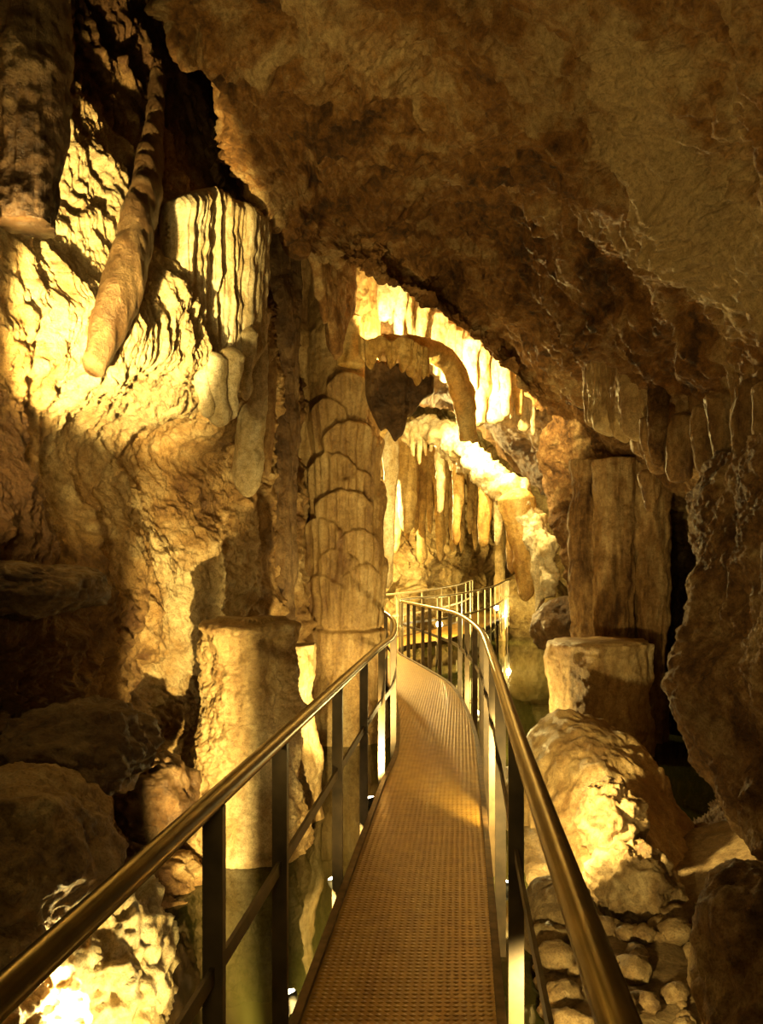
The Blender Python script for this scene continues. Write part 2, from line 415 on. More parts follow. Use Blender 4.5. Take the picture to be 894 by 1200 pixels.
far_rows = [
 [(330,440,20.),(420,440,25.),(470,440,28.),(520,440,30.),(570,440,31.),(630,440,31.),(720,440,28.)],
 [(330,520,20.),(420,520,24.5),(470,520,27.),(520,520,29.),(570,520,30.),(630,520,31.),(720,520,28.)],
 [(330,590,20.),(420,590,24.),(470,590,26.),(520,590,28.),(570,590,30.5),(630,590,32.),(720,590,28.)],
 [(330,630,20.),(420,630,23.),(470,630,24.6),(520,635,26.6),(570,640,30.),(630,640,33.),(720,640,28.)],
 [(330,670,20.),(420,670,23.),(470,670,24.5),(520,670,26.5),(570,670,29.6),(630,670,33.),(720,670,28.)],
 [(330,720,20.),(420,720,23.),(470,720,24.5),(520,720,27.),(570,720,30.),(630,720,31.),(720,720,28.)],
 [(330,800,20.),(420,800,22.),(470,800,23.),(520,800,25.),(570,780,28.),(630,780,28.),(720,780,26.)],
]
struct(surface('wall_back', far_rows, 460, 460, M['far'], disp=dict(a1=.7, f1=.35, a2=.28, f2=1.1, a3=.16, f3=1.0, a4=.05, f4=4)))

# ground under everything, dry mud bank on the right
def ground_z(x, y):
    bank = sstep(.2, .5, x - .09 * y) * (1 - sstep(8.5, 10.5, y))
    bank = bank * (1 - sstep(6.0, 7.4, y) * sstep(.9, 1.4, x - .09 * y))
    z = -1.6 + bank * 1.18
    z = z + .5 * sstep(1.6, 3.2, x) * bank
    return z
gx = np.linspace(-9, 9, 420); gy = np.linspace(-2, 36, 620)
GX, GY = np.meshgrid(gx, gy, indexing='ij')
GP = np.stack([GX, GY, np.zeros_like(GX)], -1)
GZ = ground_z(GX, GY) + .07 * fbm(GP * 1.3, 4) + .03 * ridged(GP * 3.1, 3)
struct(link_mesh('floor', np.stack([GX, GY, GZ], -1), grid_faces(420, 620), M['mud']))
wv = np.stack(np.meshgrid(np.linspace(-8, 8, 9), np.linspace(-1.5, 35, 20), [-.5], indexing='ij'), -1)[:, :, 0]
struct(link_mesh('water', wv, grid_faces(9, 20), M['water']))

# ------------------------------------------------------------------ WALKWAY
def spline(pts, n):
    P = catmull(np.array(pts, float), 400)
    s = np.concatenate([[0], np.cumsum(np.linalg.norm(np.diff(P, axis=0), axis=1))])
    t = np.linspace(0, s[-1], n)
    return np.stack([np.interp(t, s, P[:, k]) for k in range(P.shape[1])], -1)
LE = [(-.66,-.8),(-.50,1.),(-.31,3.02),(-.01,6.27),(.14,7.8),(.17,10.4),(.03,12.6),(-.22,14.5),(-.42,16.8)]
RE = [(.08,-.8),(.245,1.),(.43,3.02),(.72,6.0),(.92,8.3),(1.0,10.5),(.97,12.2),(.74,14.),(.36,16.5)]
LE2 = [(-.42,16.8),(-.42,18.2),(-.05,19.6),(.9,21.0),(2.3,24.0),(3.1,28.0)]
RE2 = [(.36,16.5),(.34,17.4),(.62,18.5),(1.5,19.7),(2.95,22.8),(4.0,26.9)]
def z_far(y): return .32 * sstep(18., 26.5, y)
N1 = 90
lp, rp = spline(LE, N1), spline(RE, N1)
lp2, rp2 = spline(LE2, 60), spline(RE2, 60)
lp = np.column_stack([lp, np.zeros(N1)]); rp = np.column_stack([rp, np.zeros(N1)])
lp2 = np.column_stack([lp2, z_far(lp2[:, 1])]); rp2 = np.column_stack([rp2, z_far(rp2[:, 1])])

def ribbon(name, l, r, z0, z1, mat, parent):
    """solid strip between two edges from z0 to z1 (relative to the edges)"""
    up = np.array([0, 0, 1.])
    V = np.stack([l + up * z1, r + up * z1, r + up * z0, l + up * z0], 1)
    n = len(l); f = [tuple(x) for x in grid_faces(n, 4, wrap_v=True)] + [(0, 1, 2, 3), ((n - 1) * 4 + 3, (n - 1) * 4 + 2, (n - 1) * 4 + 1, (n - 1) * 4)]
    return link_mesh(name, V.reshape(-1, 3), f, mat, parent, smooth=False)

def side(p):
    t = np.gradient(p, axis=0); t[:, 2] = 0; t /= np.linalg.norm(t, axis=1)[:, None]
    return np.stack([t[:, 1], -t[:, 0], 0 * t[:, 0]], -1), t      # points right, along

def offset(p, d): return p + side(p)[0] * d

def at_y(p, y):
    return np.array([np.interp(y, p[:, 1], p[:, k]) for k in range(3)])

def at_s(p, dist):
    s = np.concatenate([[0], np.cumsum(np.linalg.norm(np.diff(p, axis=0), axis=1))])
    return np.array([np.interp(dist, s, p[:, k]) for k in range(3)]), s[-1]

walk = empty('walkway', (.0, 3., -.5), 'narrow metal walkway of ochre chequer plate winding into the cave', 'walkway')
def par(o, root):
    o.parent = root
    o.matrix_parent_inverse = root.matrix_basis.inverted(); return o
def build_walk(root, l, r, step):
    par(ribbon('deck_plate', l, r, -.012, 0, M['deck'], None), root)
    for p, s in ((l, 1), (r, -1)):
        a = offset(p, -.012 * s); b = offset(p, .022 * s)
        if s < 0: a, b = b, a
        k = ribbon('edge_angle', a, b, -.09, .022, M['edge'], None); par(k, root)
    c = (l + r) / 2; sd, tg = side(c)
    L = at_s(c, 0)[1]; d = .6
    while d < L:
        q = at_s(c, d)[0]; i = int(np.argmin(np.linalg.norm(c - q, axis=1)))
        w = np.linalg.norm(r[i] - l[i]) / 2 - .03
        par(boxes('cross_beam', [obox(q - (0, 0, .055), sd[i] * w, tg[i] * .025, (0, 0, .04))], M['post']), root)
        for s in (-1, 1):
            g = q + sd[i] * s * (w - .05)
            V = tube_mesh([g + (0, 0, -.09), g + (0, 0, -.8), g + (0, 0, -1.6)], [.03] * 3, 12)
            v, f = caps(V); par(link_mesh('support_leg', v, f, M['post']), root)
        d += step
build_walk(walk, lp, rp, 2.1)
bridge = empty('footbridge', (1.2, 19.5, -.4), 'far footbridge curving right across the pool beyond the bend', 'footbridge')
build_walk(bridge, lp2, rp2, 2.4)
for y in (22.4, 23.4, 24.4, 25.4):
    a = at_y(rp2, y); b = a + np.array([-.95, -.2, -1.2]); V = tube_mesh([a + (0, 0, -.06), (a + b) / 2, b], [.022] * 3, 10)
    v, f = caps(V); par(link_mesh('brace', v, f, M['fargrey']), bridge)

def handrail(name, label, p, off, posts, rail_r, post_w, rail_mat, post_mat, mid=(.58,), parts_bar=('mid_rail',), zl=-.4, post_t=.016, top=1.02, extra_out=.0):
    root = empty(name, at_s(p, 0)[0] + (0, 0, -.1), label, 'handrail')
    q = offset(p, off)
    v, f = caps(tube_mesh(q + (0, 0, top), np.full(len(q), rail_r), 20)); par(link_mesh('top_rail', v, f, rail_mat), root)
    for m_, nm in zip(mid, parts_bar):
        a, b = offset(q, -.006), offset(q, .006)
        par(ribbon(nm, a, b, m_ - .022, m_ + .022, post_mat, None), root)
    sd, tg = side(q)
    for g in posts:
        i = int(np.argmin(np.linalg.norm(q - g, axis=1)))
        o = q[i]
        par(boxes('post', [obox(o + (0, 0, (zl + top - .015) / 2), sd[i] * post_w / 2, tg[i] * post_t, (0, 0, (top - .015 - zl) / 2))], post_mat), root)
    return root, q
LR = offset(lp, -.045); RR = offset(rp, .05)
handrail('handrail', 'worn brassy handrail on flat brown posts along the left edge of the walkway', lp, -.035,
    [at_y(LR, y) for y in (.9, 2.15, 3.02, 4.36, 5.6, 6.8, 7.9, 9.2, 10.5, 11.8, 13.1, 14.5, 16.)], .027, .052, M['rail'], M['post'])
handrail('handrail', 'worn brassy handrail along the right edge of the walkway, sweeping round its bend', rp, .05,
    [at_y(RR, y) for y in (-.4, 3.05, 4.4, 5.6, 6.9, 8.2, 9.4, 10.5, 11.5, 12.4, 13.2, 13.9, 14.6, 15.3, 16.)], .029, .055, M['rail'], M['post'])
def every(p, step, start=.1):
    out = []; L = at_s(p, 0)[1]; d = start
    while d < L: out.append(at_s(p, d)[0]); d += step
    return out
handrail('handrail', 'pale lit handrail with many thin uprights on the near side of the far footbridge', rp2, .04, every(rp2, .6), .022, .03, M['fargrey'], M['fargrey'], mid=(.5,))
handrail('handrail', 'pale lit handrail on the far side of the distant footbridge, seen through the nearer one', lp2, -.04, every(lp2, 1.2), .022, .03, M['fargrey'], M['fargrey'], mid=(.5,))

# ------------------------------------------------------------------ FORMATIONS
def lathe(name, base, z0, z1, rad, seg, rings, mat, label, cat, field, group=None, parent=None, flat=1.0, tint=None):
    """upright formation: rad(t) with t 0 at the bottom; field(theta, z, P) adds outward relief in metres"""
    z = np.linspace(z0, z1, rings); th = np.linspace(0, 2 * np.pi, seg, endpoint=False)
    TH, Z = np.meshgrid(th, z); 
    R = np.array([rad((zz - z0) / (z1 - z0)) for zz in z])[:, None] * np.ones(seg)
    P = np.stack([base[0] + R * np.cos(TH), base[1] + flat * R * np.sin(TH), Z], -1)
    R2 = np.maximum(R + field(TH, Z, P), .004)
    V = np.stack([base[0] + R2 * np.cos(TH), base[1] + flat * R2 * np.sin(TH), Z + .02 * fbm(P * 3, 2)], -1)
    v, f = caps(V); o = link_mesh(name, v, f, mat)
    set_props(o, label, cat, group); center_origin(o)
    return o

def lump(name, c, radii, mat, label, cat, amp=.12, freq=1.6, group=None, seg=90, rings=60, rot=0., seed=0., flutes=0., f_fr=6., squash=None):
    th = np.linspace(0, 2 * np.pi, seg, endpoint=False); ph = np.linspace(.02, np.pi - .02, rings)
    TH, PH = np.meshgrid(th, ph)
    D = np.stack([np.sin(PH) * np.cos(TH), np.sin(PH) * np.sin(TH), np.cos(PH)], -1)
    rr = np.array(radii, float); m = rr.mean()
    S = D * rr / m
    d = 1 + amp * fbm(S * freq + seed * 7.1, 4) + amp * .5 * ridged(S * freq * 2.2 + seed, 3)
    if flutes: d = d + flutes * ridged(np.stack([D[..., 0] * f_fr, D[..., 1] * f_fr, D[..., 2] * .8], -1) + seed, 2) * np.sin(PH)
    V = D * rr * d[..., None]
    if squash is not None: V[..., 2] = np.maximum(V[..., 2], -rr[2] * squash)
    ca, sa = math.cos(rot), math.sin(rot)
    V = np.stack([V[..., 0] * ca - V[..., 1] * sa, V[..., 0] * sa + V[..., 1] * ca, V[..., 2]], -1) + np.array(c)
    v, f = caps(V); o = link_mesh(name, v, f, mat); set_props(o, label, cat, group); center_origin(o); return o

def flowlobes(lobes, step=.05, fl=.03, fr=30):
    """overlapping flowstone caps: each (theta0, z0, half-width, height, size)"""
    def field(TH, Z, P):
        out = .03 * fbm(P * 2.2, 3) + .012 * ridged(P * np.array([6, 6, .8]), 3) + .006 * fbm(P * 14, 2)
        best = np.zeros_like(Z)
        for t0, z0, hw, h, a in lobes:
            dt = (TH - t0 + np.pi) % (2 * np.pi) - np.pi
            edge = z0 - h * .55 * (dt / hw) ** 2 + .03 * perlin(np.stack([dt * 6, dt * 0 + z0, dt * 0], -1))
            dz = edge - Z
            prof = sstep(0, .07, dz) * np.exp(-np.maximum(dz, 0) / h) * sstep(1.05, .8, np.abs(dt) / hw)
            flute = fl * np.sin(dt * fr + 3 * perlin(np.stack([dt * 9, dt * 0 + z0, Z * .8], -1))) * sstep(.04, .14, dz) * sstep(1.0, .8, np.abs(dt) / hw) * np.exp(-np.maximum(dz, 0) / (h * 1.2))
            best = np.maximum(best, a * prof) + flute
        return out + best
    return field

# tall tiered column beside the walkway
lob = []
tz = 3.85
front = -math.pi / 2
col_l = [(.15,3.55,.55,.30,.09),(-.35,3.30,.5,.3,.07),(.2,3.08,.75,.34,.11),(-.3,2.78,.7,.3,.09),(.45,2.62,.5,.28,.07),(0.05,2.42,.8,.32,.1),(-.55,2.16,.6,.3,.08),(.4,2.05,.6,.3,.07),(-.1,1.86,.5,.25,.05),(.5,1.7,.55,.25,.05),(-.5,1.6,.6,.3,.05)]
for a, z, hw, h, s in col_l: lob.append((front + a + .05, 1.6 + (z - 1.6) * 1.26, hw, h * 1.25, s * 1.25))
for k in range(10): lob.append((front + 1.3 + random.random() * 3.7, 1.6 + random.random() * 2, .5 + .3 * random.random(), .3, .08))
cb = W(401, 735, 10.8)
def col_field(TH, Z, P):
    base = flowlobes(lob)(TH, Z, P)
    ribs = .022 * ridged(np.stack([P[..., 0] * 7, P[..., 1] * 7, P[..., 2] * .5], -1), 3) * sstep(2.4, 1.6, Z)
    line = .05 * sstep(.92, .86, Z) + .04 * fbm(P * 2.4 + 5, 4) * sstep(1.0, .82, Z) - .03 * np.exp(-((Z - .9) / .018) ** 2)
    return base + ribs + line
lathe('flowstone_column', cb, -1.5, 6.0, lambda t: .45 + .06 * (1 - t) + .02 * math.sin(t * 19), 260, 560, M['column'],
      'tall flowstone column with tiered scalloped fringes at the left side of the walkway', 'column', col_field)

def rib_field(a=.05, fr=5., b=.06, bf=1.4, vz=.12):
    def f(TH, Z, P): return a * ridged(np.stack([P[..., 0] * fr, P[..., 1] * fr, P[..., 2] * fr * vz], -1), 3) + b * fbm(P * bf, 4) + .008 * fbm(P * 15, 2)
    return f
lathe('flowstone_column', W(342, 735, 11.), -1.5, 7.0, lambda t: .40 + .10 * t, 200, 420, M['column'],
      'dark ribbed column in shadow, just left of the tiered flowstone column', 'column', rib_field(.07, 5.))
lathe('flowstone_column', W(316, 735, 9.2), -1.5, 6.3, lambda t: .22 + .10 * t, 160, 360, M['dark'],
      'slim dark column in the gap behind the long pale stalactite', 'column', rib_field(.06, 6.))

# stump with a flat top standing in the left pool
sb = W(293, 1000, 6.5)
def stump_field(TH, Z, P):
    f = .05 * fbm(P * 1.9, 4) + .03 * ridged(P * np.array([3.4, 3.4, 1.0]), 4) + .034 * fbm(P * 6, 5, .65)
    f = f + .03 * np.exp(-((Z - 1.18) / .03) ** 2) - .16 * sstep(1.2, 1.26, Z) * .4
    f = f + .10 * sstep(.1, -.5, Z) + .16 * np.exp(-(((TH - math.pi * .95 + math.pi) % (2 * math.pi) - math.pi) / .5) ** 2) * sstep(.3, -.35, Z)
    return f
lathe('stalagmite_stump', sb, -1.4, 1.26, lambda t: .355 if t < .985 else .30, 240, 400, M['flow'],
      'thick pale stalagmite stump with a flat top, standing in the pool left of the walkway', 'stalagmite', stump_field)
lathe('stalagmite_stump', W(343, 1000, 7.3), -1.4, .98, lambda t: .17 + .12 * (1 - t), 140, 260, M['flow'],
      'lower stump pressed against the right side of the thick flat-topped stump', 'stalagmite', rib_field(.03, 4, .05, 2.))

# stump on the right, across the pool
def stump2(TH, Z, P):
    f = .09 * fbm(P * 1.3, 4) + .03 * ridged(P * np.array([4, 4, .7]), 4) + .01 * fbm(P * 12, 2)
    return f + .025 * np.exp(-((Z - .76) / .05) ** 2)
lathe('stalagmite_stump', W(702, 850, 10.0), -1.4, .80, lambda t: .54 if t < .99 else .50, 240, 260, M['flow'],
      'flat-topped streaked stump standing at the right edge of the green pool', 'stalagmite', stump2)
lump('boulder', W(668, 738, 12.4) + np.array([0, 0, .05]), (.5, .45, .42), M['dark'], 'dark rounded rock sitting behind the top of the right pool stump', 'rock', .18, 1.3, seed=2)

# dome of flowstone on the right bank
lump('flowstone_mound', (1.72, 7.15, -.95), (.74, 1.75, 1.22), M['flow'], 'big smooth flowstone dome glowing on the right bank beside the handrail', 'stalagmite', .10, 1.5, seg=260, rings=200, seed=1.3, flutes=.05, f_fr=9.)
lump('boulder', W(716, 965, 5.55), (.20, .26, .25), M['stone'], 'grey knob of rock stuck on the front of the flowstone dome', 'rock', .22, 1.8, seed=3)
lump('boulder', W(742, 1040, 5.1), (.25, .25, .24), M['stone'], 'rounded grey boulder low on the dome, above the rubble', 'rock', .24, 2.0, seed=4.4)
lump('boulder', W(655, 1085, 4.9), (.24, .3, .24), M['mud'], 'blocky mud-covered rock under the dome, beside the walkway', 'rock', .16, 1.4, seed=5.2)

# near lower right rock
lump('boulder', W(955, 1160, 3.05) + np.array([0, .1, -.1]), (.36, .5, .50), M['right'], 'large dark boulder in the lower right corner under the overhanging wall', 'rock', .16, 1.6, seg=200, rings=160, seed=6.1)

# near left dark rocks
lump('boulder', W(22, 1000, 3.3), (.34, .5, .30), M['left'], 'big rounded brown boulder at the left edge above the handrail', 'rock', .16, 1.5, seg=180, rings=130, seed=7.7)
lump('boulder', W(-5, 1112, 2.9), (.14, .2, .10), M['left'], 'small smooth rock under the big left boulder, next to the handrail', 'rock', .1, 1.4, seed=8.2)
lump('boulder', W(88, 880, 4.2), (.36, .5, .22), M['dark'], 'dark layered rock ledge above the big left boulder', 'rock', .2, 1.8, seg=160, rings=120, seed=9.4)
lump('boulder', W(185, 935, 5.6), (.24, .4, .26), M['dark'], 'pointed dark rock at the foot of the wall, left of the flat-topped stump', 'rock', .2, 1.7, seed=10.)
lump('boulder', W(120, 1150, 3.75), (.26, .4, .42), M['pale'], 'rugged pale rock brightly lit below the left handrail', 'rock', .28, 2.2, seg=160, rings=120, seed=11.)
lump('boulder', W(30, 690, 4.3), (.36, .5, .13), M['dark'], 'dark overhanging slab of rock at the left edge halfway up', 'rock', .2, 1.5, seg=160, rings=120, seed=12.)

# wet dark pillar in the near upper left
lathe('stalactite', W(37, 100, 3.5), W(37, 268, 3.5)[2], 5.5, lambda t: .11 + .05 * t, 160, 420, M['dark'],
      'wet dark stalactite pillar at the upper left edge with a bright broken end', 'stalactite', rib_field(.03, 9., .035, 2.6), flat=1.2)

def stalactite(px, y0, y1, Y, w, mat, label, group=None, name='stalactite', flat=.7, bulb=0., fr=7., lean=0., rings=None, tip=.25, seed=None):
    """hanging drip stone from (px,y0) to its tip at y1, w pixels wide at the root"""
    seed = random.random() * 50 if seed is None else seed
    a, b = W(px, y0, Y), W(px + lean, y1, Y)
    L = a[2] - b[2]; R = w / 2 / F * Y
    rings = rings or int(min(120, max(24, (y1 - y0) * 1.0))); seg = int(min(72, max(18, w * 1.6)))
    t = np.linspace(-.25, 1, rings)
    tt = np.clip(t, 0, 1)
    prof = tip + (1 - tip) * (1 - tt) ** .8
    prof = np.where(tt > .93, prof * np.sqrt(np.clip((1.0005 - tt) / .07, 0, 1)), prof)
    prof = prof + bulb * np.exp(-((tt - .8) / .12) ** 2)
    prof = np.where(t < 0, prof * (1 - .5 * t), prof) * np.sqrt(np.clip((t - t[0]) / (.12 + .0 * t), 0, 1) + .0004)
    r = R * prof
    ph = random.random() * 6
    pts = np.stack([a[0] + (b[0] - a[0]) * t + R * .25 * np.sin(t * 3 + ph), a[1] + R * .2 * np.cos(t * 2.3 + ph), a[2] - L * t], -1)
    k = 1.0 / max(R, .02)
    def disp(V):
        q = V - pts.mean(0) + seed
        s = r[:, None]
        return s * (.30 * ridged(q * np.array([k * .8, k * .8, k * .09]), 2) * .6 + .28 * fbm(q * np.array([k * .5, k * .5, k * .22]), 3) + .13 * fbm(q * np.array([k * 2., k * 2., k * .8]), 3))
    V = tube_mesh(pts, r, seg, disp, flat=flat)
    v, f = caps(V); o = link_mesh(name, v, f, mat)
    set_props(o, label, 'stalactite' if name == 'stalactite' else 'drapery', group)
    return center_origin(o)

def sheet(ctrl, mat, label, group=None, name='flowstone_drapery', teeth=5., ragged=.3, thick=.10, nu=160, nv=70, flute=.05, up=.35, seed=1.):
    """curtain of stone: ctrl rows (px, top, bottom, distance) from left to right, ragged lower edge, fluted faces, closed and thick"""
    c = np.array(ctrl, float); d = catmull(c, nu)
    T = np.stack([W(a[0], a[1], a[3]) for a in d]); B = np.stack([W(a[0], a[2], a[3]) for a in d])
    T[:, 2] += up * (T[:, 2] - B[:, 2]).mean()
    s = np.concatenate([[0], np.cumsum(np.linalg.norm(np.diff(T[:, :2], axis=0), axis=1))])
    k = np.stack([s * teeth, s * 0 + seed * 3.7, s * 0 + .5], -1)
    rag = .6 * ridged(k, 2) + .5 * perlin(k * 2.3)
    rag = (rag - rag.min()) / (np.ptp(rag) + 1e-6)
    L = (T[:, 2] - B[:, 2]) * (1 - ragged * (1 - rag))
    tan = np.gradient(T[:, :2], axis=0); tan /= np.linalg.norm(tan, axis=1)[:, None]
    n = np.stack([tan[:, 1], -tan[:, 0], 0 * s], -1)
    if (n * (CAM - T)).sum() < 0: n = -n
    v = np.linspace(0, 1, nv) ** .8
    P = np.repeat(T[:, None], nv, 1); P[..., 2] -= L[:, None] * v
    u = np.linspace(0, 1, nu); endt = np.sqrt(np.clip(np.minimum(u, 1 - u) / .06, 0, 1))[:, None]
    th = thick * (.45 + .55 * rag[:, None]) * (1 - .5 * v) * np.sqrt(np.clip((1 - v) / .10, 0, 1)) * np.sqrt(np.clip((v + .02) / .08, 0, 1)) * endt
    q = np.stack([s[:, None] * teeth * 1.1 + .25 * perlin(P * 1.6), 0 * P[..., 0] + seed, P[..., 2] * .35], -1)
    rel = (flute * ridged(q, 3) + .02 * fbm(P * 5 + seed, 4, .6)) * endt * np.clip((1 - v) / .06, 0, 1)
    fr = P + n[:, None] * (th + np.maximum(rel, -.8 * th))[..., None]
    bk = P - n[:, None] * (th + np.maximum(rel[..., ::-1] * .6, -.8 * th))[..., None]
    V = np.concatenate([fr, bk[:, ::-1]], 1)
    vv, f = caps(V); o = link_mesh(name, vv, f, mat); set_props(o, label, 'drapery', group); return center_origin(o)

# hanging stones on the left wall
stalactite(295, 395, 583, 7.7, 36, M['pale'], 'long blunt pale stalactite hanging alone left of the dark gap', tip=.62, bulb=.1)
stalactite(314, 420, 560, 8.2, 16, M['column'], 'thin brown stalactite just behind the long blunt pale one', tip=.5)
G = 'bright draperies on the left wall'
for px, y0, y1, Y, w, ln in [(236,350,452,6.5,15,-6),(255,290,430,6.7,13,-8),(274,300,440,6.8,12,-3),(292,310,440,7.0,13,2),(252,430,500,6.3,30,3),(272,425,492,6.4,26,-3),(236,430,490,6.25,20,4),(290,400,470,6.8,16,0),(212,330,440,6.35,16,-20),(224,280,390,6.5,14,-16),(200,360,446,6.2,14,-20)]:
    stalactite(px, y0, y1, Y, w, M['pale'], 'pale knobbly drapery in the brightly lit cluster hanging from the left wall', G, name='flowstone_drapery', tip=.55, bulb=.22, lean=ln)
sheet([(196,300,420,6.15),(215,290,455,6.3),(240,280,472,6.6),(265,290,480,6.8),(290,300,455,7.1),(306,310,420,7.6)], M['pale'], 'wide bright fluted curtain behind the knobbly draperies on the left wall', teeth=6., ragged=.3, thick=.12, flute=.08, nu=220, seed=5.)
# dark slanting rib crossing the lit drapery
pts = np.array([W(186, 90, 6.9), W(178, 170, 6.35), W(166, 250, 5.72), W(150, 315, 5.4), W(130, 370, 5.15), W(106, 430, 4.95)])
V = tube_mesh(spline(pts, 90), np.interp(np.linspace(0, 1, 90), [0, .3, .8, 1], [.05, .075, .11, .06]), 40, lambda V: .025 * fbm(V * np.array([3, 3, 1.0]), 5, .6) + .012 * ridged(V * np.array([9, 9, 1.]), 2), flat=1.5)
v, f = caps(V); set_props(center_origin(link_mesh('flowstone_drapery', v, f, M['dark'])), 'long brown rib slanting down across the bright left wall', 'drapery')

# fringe along the lip of the overhang
GF = 'bright stalactites along the lip of the overhang'
fr_lab = 'short glaring white stalactite in the fringe under the lip of the overhang'
lip = np.array([(396, 366, 10.8), (425, 350, 10.9), (450, 346, 11.), (475, 356, 11.2), (498, 378, 11.4), (520, 392, 11.8), (545, 408, 11.9), (575, 424, 12.), (600, 440, 12.1), (622, 456, 12.2)], float)
for k in range(34):
    u = k / 33
    x, y, Y = [np.interp(u, np.linspace(0, 1, len(lip)), lip[:, i]) for i in range(3)]
    ln = random.choice([30, 38, 46, 54]); w = random.choice([10, 14, 20, 26])
    stalactite(x + random.uniform(-4, 4), y - 6, y + ln, Y - random.uniform(-.15, .25), w, M['pale'], fr_lab, GF, tip=random.uniform(.3, .7), lean=random.uniform(-3, 3))
sheet([(318,232,256,8.0),(342,236,262,8.3),(360,250,305,8.7),(376,270,372,9.1),(390,300,425,9.5),(402,325,404,9.9),(414,338,372,10.2)], M['ceiling'], 'brown fluted flange hanging down from the left edge of the overhang to the fringe', teeth=3., ragged=.2, thick=.10, flute=.06, seed=15., up=.5)
stalactite(407, 378, 432, 10.3, 34, M['amber'], 'wide blunt amber stalactite at the left end of the overhang fringe', tip=.85)
sheet([(420,396,426,10.0),(434,404,436,9.95),(446,398,440,9.9),(458,406,436,9.9),(470,400,442,9.9),(484,408,448,10.0),(503,412,466,10.1)], M['amber'], 'ragged amber drapery hanging under the glaring white clump, left of the curved rib', teeth=7., ragged=.5, thick=.11, seed=3., up=.1)
stalactite(556, 412, 502, 12.0, 30, M['pale'], 'broad blazing white drapery hanging beside the curved amber rib', name='flowstone_drapery', tip=.9)
stalactite(580, 420, 498, 12.1, 34, M['pale'], 'broad blazing white drapery right of its twin, with a shorter tip', name='flowstone_drapery', tip=.75)
stalactite(607, 440, 488, 12.0, 14, M['amber'], 'amber stalactite right of the blazing white draperies', tip=.6)
pts = np.array([W(448, 400, 10.2), W(480, 404, 10.4), (W(508, 412, 10.6)), W(528, 428, 10.8), W(540, 455, 10.9), W(545, 485, 10.9), W(549, 515, 11.)])
V = tube_mesh(spline(pts, 90), np.interp(np.linspace(0, 1, 90), [0, .4, .8, 1], [.06, .11, .12, .09]), 32, lambda V: .03 * ridged(V * np.array([5, 5, 3.]), 3), flat=1.2)
v, f = caps(V); set_props(center_origin(link_mesh('flowstone_drapery', v, f, M['amber'])), 'curved amber rib arching down from the overhang fringe', 'drapery')

# white shelf that slants down through the middle
pts = np.array([W(476, 520, 14.6), W(496, 500, 14.5), W(520, 512, 14.2), W(550, 538, 13.9), W(585, 566, 13.6), W(612, 598, 13.3), W(636, 645, 13.0), W(642, 700, 12.9)])
V = tube_mesh(spline(pts, 160), np.interp(np.linspace(0, 1, 160), [0, .1, .5, .8, 1], [.08, .14, .19, .15, .06]), 48, lambda V: .10 * fbm(V * 3.2, 5) + .05 * ridged(V * 7, 3), flat=1.3)
v, f = caps(V); set_props(center_origin(link_mesh('flowstone_ledge', v, f, M['pale'])), 'crusty white flowstone ledge slanting down across the middle passage', 'ledge')
for px, y0, y1, Y, w in [(484,510,535,14.4,7),(492,506,545,14.4,8),(499,508,535,14.4,6),(506,512,530,14.3,7),(513,515,540,14.3,7),(527,530,552,14.1,8)]:
    stalactite(px, y0, y1, Y, w, M['pale'], 'tiny white icicle-like stalactite under the upper end of the white ledge', 'tiny stalactites of the white ledge', tip=.3)
for px, y0, y1, Y, w, mt, lb, tp in [
  (515,540,602,14.3,12,'pale','slim pale stalactite hanging inside the arch of the white ledge',.4),
  (536,548,640,14.2,14,'amber','brown drapery hanging inside the arch behind the slim pale stalactite',.5),
  (568,560,642,13.7,18,'amber','amber drapery hanging from the middle of the white ledge',.5),
  (583,572,640,13.6,14,'pale','white-edged drapery between the two amber ones under the ledge',.4),
  (598,588,672,13.4,18,'amber','second amber drapery under the ledge, counted toward the pool',.45),
  (612,598,705,13.2,34,'amber','widest glowing orange drapery near the lower end of the white ledge',.45),
  (630,640,742,13.0,18,'pale','long white-edged drapery reaching down close to the dark rounded rock',.35)]:
    stalactite(px, y0, y1, Y, w, M[mt], lb, name='flowstone_drapery', tip=tp)
# underside of the arch
stalactite(474, 525, 625, 19., 30, M['far'], 'wide brown drapery at the left foot of the arch in the middle passage', name='flowstone_drapery', tip=.5)
stalactite(456, 540, 690, 17.5, 16, M['pale'], 'bright narrow drapery seen along the right edge of the tiered column', name='flowstone_drapery', tip=.6)
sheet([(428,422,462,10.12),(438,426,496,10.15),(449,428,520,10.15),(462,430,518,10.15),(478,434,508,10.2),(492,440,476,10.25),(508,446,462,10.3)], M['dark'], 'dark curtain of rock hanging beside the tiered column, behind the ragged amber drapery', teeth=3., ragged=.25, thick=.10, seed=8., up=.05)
for k in range(14):
    px = 468 + k * 9 + random.uniform(-3, 3); y0 = 540 + random.uniform(-5, 15); Y = 21 + k * .35
    stalactite(px, y0, y0 + random.choice([60, 80, 95, 110]), Y, random.choice([10, 13, 17]), M['far'], 'golden drapery hanging on the lit back wall of the far chamber', 'draperies in the far chamber', name='flowstone_drapery', tip=.5)
lathe('flowstone_column', W(586, 700, 26.), -1.5, W(586, 560, 26)[2], lambda t: .16, 60, 160, M['far'], 'thin straight column at the far end of the footbridge', 'column', rib_field(.04, 4))
lump('boulder', W(622, 712, 28.), (1.25, 1., 1.2), M['far'], 'big square golden rock standing in water at the back of the pool', 'rock', .1, 1.2, seg=160, rings=120, seed=21.)

